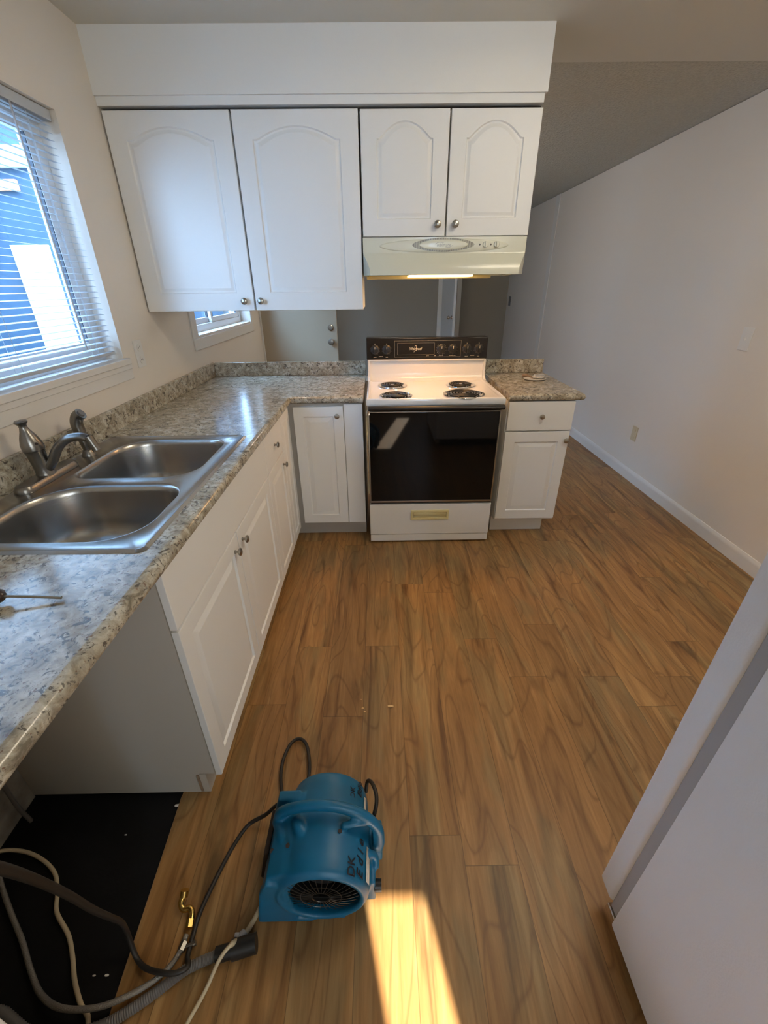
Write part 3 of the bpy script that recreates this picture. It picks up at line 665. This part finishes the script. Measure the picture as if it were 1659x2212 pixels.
for i, xk in enumerate((1.119, 1.194, 1.541, 1.613, 1.703, 1.779)):
    bm = BM(); lathe(bm, [(0, .0285), (.004, .0280), (.006, .0240), (.017, .0225), (.019, .020), (.0192, 0)], (xk, PY-.0005, 1.094), (0, -1, 0), 28)
    box(bm, (xk-.005, PY-.030, 1.073), (xk+.005, PY-.017, 1.116), .002); k_ = obj('control_knob', bm, 'blackplastic', cp, 40)
    bobj('pointer_mark', (xk-.0014, PY-.0308, 1.100), (xk+.0014, PY-.0298, 1.115), 'print_w', k_)
    bm = BM()
    if i in (0, 1, 4, 5): box(bm, (xk-.003, PY-.0008, 1.1245), (xk+.003, PY, 1.131))
    for j in range(20):
        t = 2*PI*j/20
        if i in (2,) or j % 2: 
            c_ = Vector((xk+.031*math.cos(t), PY-.0004, 1.094+.031*math.sin(t))); box(bm, c_-Vector((.0009, .0004, .0009)), c_+Vector((.0009, .0004, .0009)))
    obj('dial_marks', bm, 'print_w' if i == 2 else 'print_g', cp, 0)
for s, xk, zk in (('FRONT', 1.119, 1.049), ('REAR', 1.194, 1.049), ('SURFACE', 1.157, 1.054), ('OVEN', 1.455, 1.055), ('ON', 1.502, 1.055), ('SELECTOR', 1.541, 1.055), ('TEMPERATURE', 1.613, 1.055), ('FRONT', 1.703, 1.049), ('REAR', 1.779, 1.049), ('SURFACE', 1.741, 1.054)):
    text_mesh(s, .0062, lambda a, b, c, X=xk, Z=zk: (X+a, PY-.0004-c, Z+b), 'print_w', 'dial_caption', cp)
def burner(cx, cy, R, turns, name):
    bm = BM(); lathe(bm, [(.002, R+.013), (.006, R+.012), (.0065, R+.004), (-.006, R-.006), (-.010, R*.5), (-.009, .012), (-.009, 0)], (cx, cy, .9035), (0, 0, 1), 48)
    t_ = obj('drip_bowl', bm, 'chrome', rg, 50)
    bm = BM(); pts = []; n = int(turns*22)
    for i in range(n+1):
        t = i/n; a = 2*PI*turns*t + .5; r_ = .016+(R-.024)*t; pts.append((cx+r_*math.cos(a), cy+r_*math.sin(a), .9125))
    tube(bm, pts, .0052, 8, 0, sz=.75)
    tube(bm, [pts[-1], (cx+R*.98*math.cos(a), cy+R*.98*math.sin(a), .908)], .0045, 8, 0)
    obj('burner_coil', bm, 'coil', rg, 60)
    bm = BM()
    for k_ in range(3):
        a = 2*PI*k_/3+.4; box_pts = [(cx+.01*math.cos(a), cy+.01*math.sin(a), .907), (cx+(R-.006)*math.cos(a), cy+(R-.006)*math.sin(a), .907)]; tube(bm, box_pts, .002, 6, 0)
    lathe(bm, [(.905, .012), (.9135, .012), (.914, .0)], (cx, cy, 0), (0, 0, 1), 16)
    obj('coil_support', bm, 'chrome', rg)
burner(1.226, .300, .078, 3.6, 'rl'); burner(1.237, .020, .080, 3.6, 'fl'); burner(1.648, .292, .078, 3.6, 'rr'); burner(1.622, .034, .104, 4.6, 'fr')
# oven door
od = obj('oven_door', (lambda b: (box(b, (RX0+.006, RF+.004, .282), (RX1-.016, RF+.045, .842), .004), b)[1])(BM()), 'blackplastic', rg)
bobj('glass_front', (RX0+.014, RF-.001, .300), (RX1-.026, RF+.006, .838), 'blackglass', od, .002)
bm = BM(); t_ = .006
for a, b in (((RX0+.008, RF-.003, .291), (RX0+.0145, RF+.004, .846)), ((RX1-.0265, RF-.003, .291), (RX1-.019, RF+.004, .846)), ((RX0+.008, RF-.003, .289), (RX1-.019, RF+.004, .300)), ((RX0+.008, RF-.003, .838), (RX1-.019, RF+.004, .843))): box(bm, a, b, .001)
obj('door_trim', bm, 'nickel', od)
bm = BM(); prism(bm, [(RF+.02, .872), (RF-.012, .874), (RF-.022, .866), (RF-.020, .856), (RF-.008, .848), (RF+.02, .846)], lambda a, b, h: (h, a, b), RX0+.010, RX1-.006, .002); obj('door_handle', bm, 'blackplastic', od, 50)
bm = BM(); box(bm, (RX0+.001, RF-.006, .824), (RX0+.018, RF+.02, .850), .003); obj('handle_bracket', bm, 'chrome', od)
bobj('vent_gap', (RX0+.012, RF+.02, .270), (RX1-.016, RF+.05, .284), 'dark', rg)
bm = BM(); f0 = lambda a, b, d: (a, RF+.002-d, b); DX0, DX1 = RX0+.004, RX1-.016
lp_o = lambda i: [(DX0+i, .062+i), (DX1-i, .062+i), (DX1-i, .272-i), (DX0+i, .272-i)]
lp_i = [(1.330, .168), (1.558, .168), (1.558, .230), (1.330, .230)]
loops_surface(bm, [(lp_o(0), -.048), (lp_o(0), -.004), (lp_o(.0015), -.001), (lp_o(.004), 0), (lp_i, 0), (lp_i, -.016)], f0); dr = obj('storage_drawer', bm, 'enamel_front', rg)
bm = BM(); x0, x1, z0, z1 = 1.328, 1.560, .166, .232; w_ = .011
f_ = lambda a, b, d: (a, RF-d, b)
q4 = lambda i: [(x0+i, z0+i), (x1-i, z0+i), (x1-i, z1-i), (x0+i, z1-i)]
loops_surface(bm, [(q4(0), -.002), (q4(0), .003), (q4(.003), .004), (q4(.013), .004), (q4(.016), -.010), (q4(.020), -.012)], f_); obj('drawer_pull', bm, 'almond', dr, 0)
bm = BM(); box(bm, (x0+.016, RF-.0045, z1-.030), (x1-.016, RF-.001, z1-.016), .001); obj('pull_lip', bm, 'almond', dr)
bobj('base_strip', (RX0+.005, RF+.004, .012), (RX1-.018, RF+.05, .059), 'enamel_front', rg, .003)
bobj('feet', (RX0+.03, RF+.06, 0), (RX1-.04, .45, .03), 'dark', rg)

# ------------------------------------------------------------------ refrigerator (side panel towards the sink)
fx = 1.700
fr = thing('refrigerator', 'white refrigerator seen from its side at the right edge of the kitchen', 'refrigerator', (fx+.4, -2.3, 0))
parts = []
bm = BM(); box(bm, (fx, -2.75, .035), (fx+.80, -1.960, 1.68), .006); parts.append(obj('cabinet_body', bm, 'fridge', fr))
bm = BM(); box(bm, (fx+.006, -1.960, .065), (fx+.79, -1.932, 1.67), .004); parts.append(obj('door_gasket', bm, 'gasket', fr))
bm = BM(); box(bm, (fx+.0, -1.934, .082), (fx+.80, -1.878, 1.68), .010, 3); parts.append(obj('door', bm, 'fridge', fr))
bm = BM(); box(bm, (fx+.002, -1.962, .030), (fx+.05, -1.925, .060), .004); cyl(bm, (fx+.022, -1.944, .045), (fx+.022, -1.944, .085), .008); parts.append(obj('bottom_hinge', bm, 'chrome', fr))
bm = BM(); box(bm, (fx+.03, -1.99, .012), (fx+.76, -1.945, .06), .003); parts.append(obj('kick_grille', bm, 'dark', fr))
for yy in (-2.02, -2.68):
    for xx in (fx+.05, fx+.74): bm = BM(); cyl(bm, (xx, yy, 0.002), (xx, yy, .04), .02); obj('foot', bm, 'dark', fr)
fr.rotation_euler = (math.radians(1.3), 0, 0)

# ------------------------------------------------------------------ blue air mover
def air_mover():
    cx, cy, cz, = .985, -1.815, .137
    am = thing('air_mover', 'blue plastic air mover blower standing on the floor', 'blower', (cx, cy, 0))
    bm = BM()
    P_ = [(-.118, .094), (-.123, .098), (-.123, .106), (-.112, .116), (-.085, .1195), (-.03, .1195), (-.01, .117), (.06, .112), (.100, .108), (.125, .100), (.133, .088), (.126, .080), (.06, .096), (-.02, .103), (-.09, .100)]
    # axis along +y
    lathe(bm, [(h, r) for h, r in P_], (cx, cy, cz), (0, 1, 0), 72, close=True)
    # outlet duct and sloping flange towards the left
    duct = [(-.172, .004), (-.168, .050), (-.150, .135), (-.128, .205), (-.095, .224), (-.060, .236), (-.03, .225), (-.09, .12), (-.10, .05), (-.06, .024), (0, .016), (0, .004)]
    prism(bm, duct, lambda a, b, h: (cx+a, cy+h, b), -.108, .078)
    # foot plate
    box(bm, (cx-.170, cy-.112, .002), (cx+.055, cy+.080, .016))
    # back plate of the scroll on the left front corner
    prism(bm, [(-.172, .004), (-.150, .15), (-.128, .20), (-.085, .19), (-.075, .10), (-.07, .02), (-.02, .004)], lambda a, b, h: (cx+a, cy+h, b), -.118, -.100)
    prism(bm, [(-.150, .150), (-.128, .232), (-.070, .235), (-.06, .18)], lambda a, b, h: (cx+a, cy+h, b), .055, .082)
    # carry handle: a broad band arching over the drum
    tube(bm, [(cx-.128, cy+.030, .185), (cx-.112, cy+.026, .232), (cx-.070, cy+.018, .268), (cx-.010, cy+.012, .288), (cx+.050, cy+.008, .283), (cx+.102, cy+.004, .254), (cx+.136, cy+.0, .205), (cx+.142, cy-.002, .150), (cx+.138, cy-.002, .11)], .0135, 14, 8, sx=1.15)
    tube(bm, [(cx+.05, cy-.018, .250), (cx+.085, cy-.012, .252), (cx+.108, cy-.004, .238)], .010, 10, 6)
    tube(bm, [(cx-.125, cy+.03, .190), (cx-.10, cy-.02, .205), (cx-.085, cy-.06, .195)], .020, 12, 6)
    tube(bm, [(cx-.07, cy+.01, .225), (cx-.06, cy-.012, .240), (cx-.045, cy-.03, .235)], .016, 12, 6)
    # right hand rails
    box(bm, (cx+.100, cy-.092, .045), (cx+.132, cy+.060, .135))
    tube(bm, [(cx+.112, cy-.045, .175), (cx+.130, cy-.040, .150), (cx+.134, cy-.055, .125)], .010, 10, 6)
    box(bm, (cx+.125, cy-.012, .06), (cx+.150, cy+.022, .20))
    sh = obj('housing', bm, 'blue', am, 180)
    rm = sh.modifiers.new('remesh', 'REMESH'); rm.mode = 'VOXEL'; rm.voxel_size = .0034; rm.use_smooth_shade = True
    sm = sh.modifiers.new('smooth', 'SMOOTH'); sm.factor = .6; sm.iterations = 7
    # outlet grille at the left mouth
    bm = BM(); 
    for i in range(5): box(bm, (cx-.176+.005*i, cy-.035, .050+.026*i), (cx-.150+.005*i, cy+.060, .054+.026*i))
    prism(bm, [(-.170, .040), (-.176, .055), (-.153, .168), (-.142, .168), (-.160, .040)], lambda a, b, h: (cx+a, cy+h, b), -.040, .066)
    obj('outlet_grille', bm, 'dark', am)
    # squirrel-cage wheel
    bm = BM(); yw = cy-.085
    for i in range(36):
        t = 2*PI*i/36; ca, sa = math.cos(t), math.sin(t); c2, s2 = math.cos(t+.13), math.sin(t+.13)
        pts = [(cx+.090*ca, cz+.090*sa), (cx+.074*c2, cz+.074*s2)]
        vs = [bm.verts.new((pts[0][0], yw, pts[0][1])), bm.verts.new((pts[1][0], yw, pts[1][1])), bm.verts.new((pts[1][0], yw+.10, pts[1][1])), bm.verts.new((pts[0][0], yw+.10, pts[0][1]))]; bm.faces.new(vs)
    lathe(bm, [(0, .093), (0, .088), (.003, .088), (.003, .093)], (cx, yw, cz), (0, 1, 0), 40, close=True)
    lathe(bm, [(.09, .093), (.092, .075), (.020, .052), (.010, .040), (.008, 0)], (cx, yw, cz), (0, 1, 0), 40)
    lathe(bm, [(-.012, .0935), (.10, .0935), (.10, .0925), (-.012, .0925)], (cx, yw, cz), (0, 1, 0), 48, close=True)
    obj('fan_wheel', bm, 'wheel', am, 30)
    bm = BM(); yg = cy-.112
    for k in range(30):
        t = 2*PI*k/30; tube(bm, [(cx+.022*math.cos(t), yg-.006, cz+.022*math.sin(t)), (cx+.060*math.cos(t), yg-.005, cz+.060*math.sin(t)), (cx+.095*math.cos(t), yg+.004, cz+.095*math.sin(t))], .0008, 5, 3)
    for r_ in (.022, .050):
        tube(bm, [(cx+r_*math.cos(2*PI*j/32), yg-.006, cz+r_*math.sin(2*PI*j/32)) for j in range(33)], .0010, 5, 0)
    obj('finger_guard', bm, 'guard', am, 60)
    bm = BM(); cyl(bm, (cx+.130, cy-.082, .100), (cx+.147, cy-.082, .100), .015, .014, 24); obj('speed_knob', bm, 'blackplastic', am)
    for px_, pz_ in ((-.125, .196), (-.083, .2195), (.046, .2505)):
        bm = BM(); cyl(bm, (cx+px_-.001, cy-.040 if px_ < 0 else cy-.029, pz_-.002), (cx+px_, cy-.050 if px_ < 0 else cy-.0295, pz_+.012 if px_ < 0 else pz_+.0008), .0045, .005, 14); obj('screw_hole', bm, 'dark', am)
    # hand-written marks, wrapped on the drum
    def wrap(y0, ang0, R):
        def f(a, b, c):
            t = ang0 + b/R; return (cx + (R+c)*math.sin(-t), y0 + a, cz + (R+c)*math.cos(t))
        return f
    for y0, R in ((cy-.082, .1205), (cy+.088, .1105)):
        k = 1 if y0 < cy else .72
        text_mesh('DK', .030*k, wrap(y0-.012*k, -.70, R), 'ink', 'marker_lettering', am, bold=.0002, extr=.0007)
        text_mesh('E d i e' if y0 < cy else 'Edie', .033*k, wrap(y0+.012*k, -.94, R), 'ink', 'marker_lettering', am, shear=.25, bold=.0002, extr=.0007)
    bm = BM(); R = .1215; A = [];
    for j in range(9):
        t = -1.14-.17*j/8; A.append([bm.verts.new((cx+(R+.0006)*math.sin(-t), y_, cz+(R+.0006)*math.cos(t))) for y_ in (cy-.108, cy-.035)])
    for a, b in zip(A, A[1:]): bm.faces.new((a[0], a[1], b[1], b[0]))
    o = obj('paper_label', bm, 'paper', am, 60); s_ = o.modifiers.new('thick', 'SOLIDIFY'); s_.thickness = .0006
    bm = BM(); A = []; R = .1128
    for j in range(7):
        t = -1.10-.12*j/6; A.append([bm.verts.new((cx+(R+.0006)*math.sin(-t), y_, cz+(R+.0006)*math.cos(t))) for y_ in (cy+.030, cy+.085)])
    for a, b in zip(A, A[1:]): bm.faces.new((a[0], a[1], b[1], b[0]))
    o = obj('paper_label', bm, 'paper', am, 60); s_ = o.modifiers.new('thick', 'SOLIDIFY'); s_.thickness = .0006
    bm = BM(); tube(bm, [(1.086, cy+.150, .095), (1.092, cy+.161, .13), (1.106, cy+.138, .162), (1.118, cy+.100, .182), (1.120, cy+.072, .180), (1.112, cy+.05, .155)], .0056, 10); obj('strap_cord', bm, 'cord', am, 60)
air_mover()

# ------------------------------------------------------------------ cords and hoses on the floor
def cable(name, label, cat, pts, r, m, n=10, group=None, rfun=None, smooth=8):
    bm = BM(); tube(bm, pts, r, n, smooth, rfun); o = obj(name, bm, m, None, 60); return tag(o, label, cat, group)
z5 = .006
cable('power_cord', 'black power cord curving from the blower across the floor to the left', 'cord',
      [(.842, -1.690, .10), (.815, -1.690, .075), (.783, -1.698, .045), (.732, -1.712, .02), (.700, -1.756, z5), (.678, -1.822, z5), (.657, -1.905, z5), (.655, -1.955, z5), (.658, -1.995, .010), (.672, -2.018, .031), (.650, -2.030, .036), (.610, -2.028, .034), (.560, -2.012, .012), (.530, -1.992, .012), (.514, -1.968, .07), (.523, -1.973, .14), (.528, -1.99, .22), (.528, -2.006, .3), (.523, -2.02, .4), (.529, -2.041, .5), (.547, -2.068, .6), (.562, -2.092, .68), (.572, -2.115, .75), (.576, -2.138, .82)], .006, 'cord', rfun=lambda t, i: .0058+.0035*max(0, (t-.62)/.38))
cable('power_cord', 'black cord loop rising behind the blower', 'cord', [(.835, -1.690, z5), (.820, -1.640, z5), (.798, -1.565, .008), (.796, -1.505, .012), (.811, -1.452, .014), (.838, -1.432, .014), (.866, -1.452, .012), (.884, -1.505, .010), (.890, -1.560, z5), (.880, -1.625, z5), (.86, -1.69, z5)], .0056, 'cord')
cable('supply_line', 'braided steel water supply line looping over the bare subfloor', 'hose',
      [(.10, -1.70, .60), (.06, -1.72, .40), (.02, -1.73, .18), (.02, -1.77, .05), (.090, -1.845, .008), (.16, -1.905, .004), (.225, -1.957, .002), (.290, -2.015, .002), (.345, -2.055, .010), (.415, -2.080, .026), (.500, -2.080, .031), (.570, -2.055, .026), (.612, -2.026, .018), (.634, -1.992, .012), (.639, -1.955, .010)], .0062, 'braid')
bm = BM(); pts = [(.735, -1.994, .015), (.700, -2.004, .013), (.66, -2.020, .013), (.615, -2.050, .012), (.565, -2.080, .012), (.51, -2.105, .012), (.43, -2.118, .010), (.35, -2.110, .008), (.27, -2.080, .008), (.20, -2.08, .008)]
tube(bm, pts, .0115, 14, 24, rfun=lambda t, i: .0118 if i % 2 else .0102); dh = obj('drain_hose', bm, 'hose', None, 60); tag(dh, 'grey corrugated drain hose with a black rubber end lying on the floor', 'hose')
bm = BM(); cyl(bm, (.728, -1.996, .017), (.765, -1.988, .018), .0165, .0165, 20); cyl(bm, (.765, -1.988, .018), (.822, -1.976, .021), .021, .0205, 24); obj('rubber_connector', bm, 'blackplastic', dh, 40)
cable('cream_tube', 'cream plastic tube snaking over the black subfloor', 'tube', [(-.0, -1.790, .03), (.045, -1.768, .022), (.100, -1.766, .006), (.160, -1.785, .0), (.215, -1.818, .0), (.250, -1.862, .0), (.275, -1.902, .0), (.335, -1.948, .0), (.372, -1.990, .0), (.402, -2.030, .0), (.440, -2.068, .002), (.472, -2.092, .004), (.49, -2.14, .006)], .0052, 'beige', group='cream plastic tubes')
ct = cable('cream_tube', 'cream plastic tube running straight from the blower toward the camera', 'tube', [(.812, -1.905, .010), (.799, -1.935, .010), (.782, -1.962, .012), (.765, -1.988, .046), (.745, -2.012, .040), (.722, -2.055, .014), (.697, -2.105, .008), (.67, -2.17, .006)], .0052, 'beige', group='cream plastic tubes', rfun=lambda t, i: .0062 if t < .42 else .0045)
bm = BM(); cyl(bm, (.786, -1.955, .014), (.774, -1.972, .020), .0105, .0105, 16); box(bm, (.765, -1.968, .012), (.777, -1.958, .030), .002); box(bm, (.782, -1.988, .010), (.790, -1.970, .018), .002); tag(obj('tube_clip', bm, 'clip'), 'clear plastic clip fastened around the cream tube by the blower', 'clip')
bm = BM(); tube(bm, [(.606, -1.878, .026), (.603, -1.894, .018), (.612, -1.905, .012), (.628, -1.904, .012), (.638, -1.915, .010), (.640, -1.935, .008)], .0075, 14, 6); cyl(bm, (.607, -1.872, .032), (.606, -1.882, .022), .0105, .0105, 20); cyl(bm, (.6375, -1.926, .010), (.640, -1.942, .009), .010, .010, 6); tag(obj('brass_elbow', bm, 'brass', None, 40), 'shiny brass elbow fitting at the end of the steel supply line', 'pipe fitting')
bm = BM(); cyl(bm, (.640, -1.968, .010), (.637, -1.985, .011), .009, .009, 6); cyl(bm, (.642, -1.978, .010), (.664, -1.972, .012), .004, .004, 12); cyl(bm, (.663, -1.973, .011), (.669, -1.970, .012), .0062, .0062, 12); tag(obj('valve_fitting', bm, 'nickel', None, 40), 'small metal valve fitting beside the brass elbow', 'pipe fitting')
bm = BM(); tube(bm, [(.095, -1.640, .80), (.075, -1.66, .60), (.05, -1.675, .35), (.04, -1.68, .10), (.05, -1.68, .0)], .006, 10); tag(obj('copper_line', bm, 'hose', None, 60), 'dull grey pipe dropping beneath the counter in the dishwasher gap', 'pipe')
bm = BM(); box(bm, (0, -2.9, -.007), (.006, -1.603, .30)); struct('trim_7', bm, 'dirt')
# debris
for i, (x, y, s) in enumerate(((1.062, -1.300, .004), (1.170, -1.295, .0085), (1.055, -1.26, .0025), (1.070, -1.315, .003), (.482, -1.640, .007), (.36, -1.72, .003), (.47, -2.02, .004), (.44, -2.02, .003))):
    bm = BM(); r_ = bmesh.ops.create_icosphere(bm, subdivisions=1, radius=s)
    for v in bm.verts: v.co = Vector((v.co.x*1.3*(1+.4*random.random()), v.co.y*.7, v.co.z*.35 + s*.35)) + Vector((x, y, 0 if x > .53 else -.0075))
    lab = ['pale crumb on the floor left of the wood chip', 'largest pale wood chip on the middle of the floor', 'tiny crumb farthest up the floor near the wood chip', 'tiny crumb nearest the camera by the wood chip', 'white chip at the foot of the cabinet side panel', 'white speck in the middle of the black subfloor', 'white speck beside the vinyl edge near the hoses', 'white speck on the subfloor left of the vinyl edge'][i]
    tag(obj('debris_crumb', bm, 'chip' if i < 4 else 'plate', None, 0), lab, 'debris', 'debris crumbs on the floor')

# ------------------------------------------------------------------ things on the counters
sd = thing('screwdriver', 'screwdriver with dark handle lying on the countertop in front of the sink', 'screwdriver', (.40, -1.76, .93))
bm = BM(); tube(bm, [(.418, -1.761, .934), (.46, -1.757, .929), (.520, -1.752, .921)], .0030, 10, 6); obj('shaft', bm, 'nickel', sd)
bm = BM(); a = Vector((.420, -1.761, .934)); d_ = Vector((-.98, -.05, .06)).normalized(); lathe(bm, [(-.002, .006), (.004, .0125), (.010, .0135), (.018, .0105), (.030, .0145), (.075, .0150), (.092, .0120), (.097, 0)], a, d_, 18); obj('handle', bm, 'handle_r', sd, 40)
ds = thing('spoon_rest', 'small white oval dish on the countertop right of the stove', 'dish', (2.14, .40, .915))
bm = BM(); lathe(bm, [(.915, .020), (.9155, .046), (.920, .056), (.9225, .058), (.920, .052), (.9178, .040), (.9175, 0)], (2.135, .385, 0), (0, 0, 1), 36)
for v in bm.verts: v.co.x = 2.135+(v.co.x-2.135)*1.22; v.co.y = .385+(v.co.y-.385)*1.05
obj('dish', bm, 'dish', ds, 50)
bm = BM(); bmesh.ops.create_icosphere(bm, subdivisions=3, radius=1)
for v in bm.verts:
    n = noise.noise(v.co*1.9)*.35+noise.noise(v.co*4.1)*.25; v.co = Vector((v.co.x*.040, v.co.y*.030, max(-.5, v.co.z)*.014))*(1+n) + Vector((2.168, .40, .931))
tag(obj('crumpled_foil', bm, 'foil', None, 0), 'crumpled foil wrapper lying in the white dish', 'foil')
bm = BM(); tube(bm, [(2.085, .470, .926), (2.105, .455, .929), (2.125, .435, .925), (2.14, .42, .923)], .006, 10, 6, rfun=lambda t, i: .011 if t < .4 else .006); tag(obj('used_stub', bm, 'rawwood', None, 50), 'brown crumpled scrap behind the white dish', 'scrap')

# ------------------------------------------------------------------ wall plates
ot = thing('wall_outlet', 'white wall outlet between the sink window and the corner cabinet', 'outlet', (0, -.245, 1.12))
bobj('cover_plate', (0, -.283, 1.118), (.006, -.211, 1.238), 'plate', ot, .002)
for z_ in (1.150, 1.206):
    bm = BM(); lathe(bm, [(0, .0165), (.003, .0160), (.0032, 0)], (.006, -.247, z_), (1, 0, 0), 24); r_ = obj('receptacle', bm, 'plate', ot)
    bm = BM(); box(bm, (.009, -.2545, z_-.004), (.0096, -.2525, z_+.006)); box(bm, (.009, -.2415, z_-.004), (.0096, -.2395, z_+.006)); obj('slots', bm, 'dark', r_)
sw = thing('light_switch', 'white light switch high on the right wall', 'light switch', (XR, .15, 1.1))
bobj('cover_plate', (XR-.006, .108, 1.108), (XR, .184, 1.228), 'plate', sw, .002)
bobj('toggle', (XR-.016, .141, 1.160), (XR-.005, .151, 1.180), 'plate', sw, .002)
oy = thing('wall_outlet', 'almond outlet low on the right wall above the baseboard', 'outlet', (XR, .94, .3))
bobj('cover_plate', (XR-.006, .905, .312), (XR, .978, .428), 'plate_y', oy, .002)
for z_ in (.342, .398): bm = BM(); lathe(bm, [(0, .016), (.003, .0155), (.0032, 0)], (XR-.006, .941, z_), (-1, 0, 0), 20); obj('receptacle', bm, 'plate_y', oy)
fs_ = thing('light_switch', 'grey light switch at the dark far end of the right wall', 'light switch', (XR, 5.1, 1.1))
bobj('cover_plate', (XR-.006, 5.03, 1.16), (XR, 5.13, 1.29), 'hose', fs_, .002)
bobj('toggle', (XR-.016, 5.075, 1.215), (XR-.005, 5.085, 1.235), 'hose', fs_, .001)
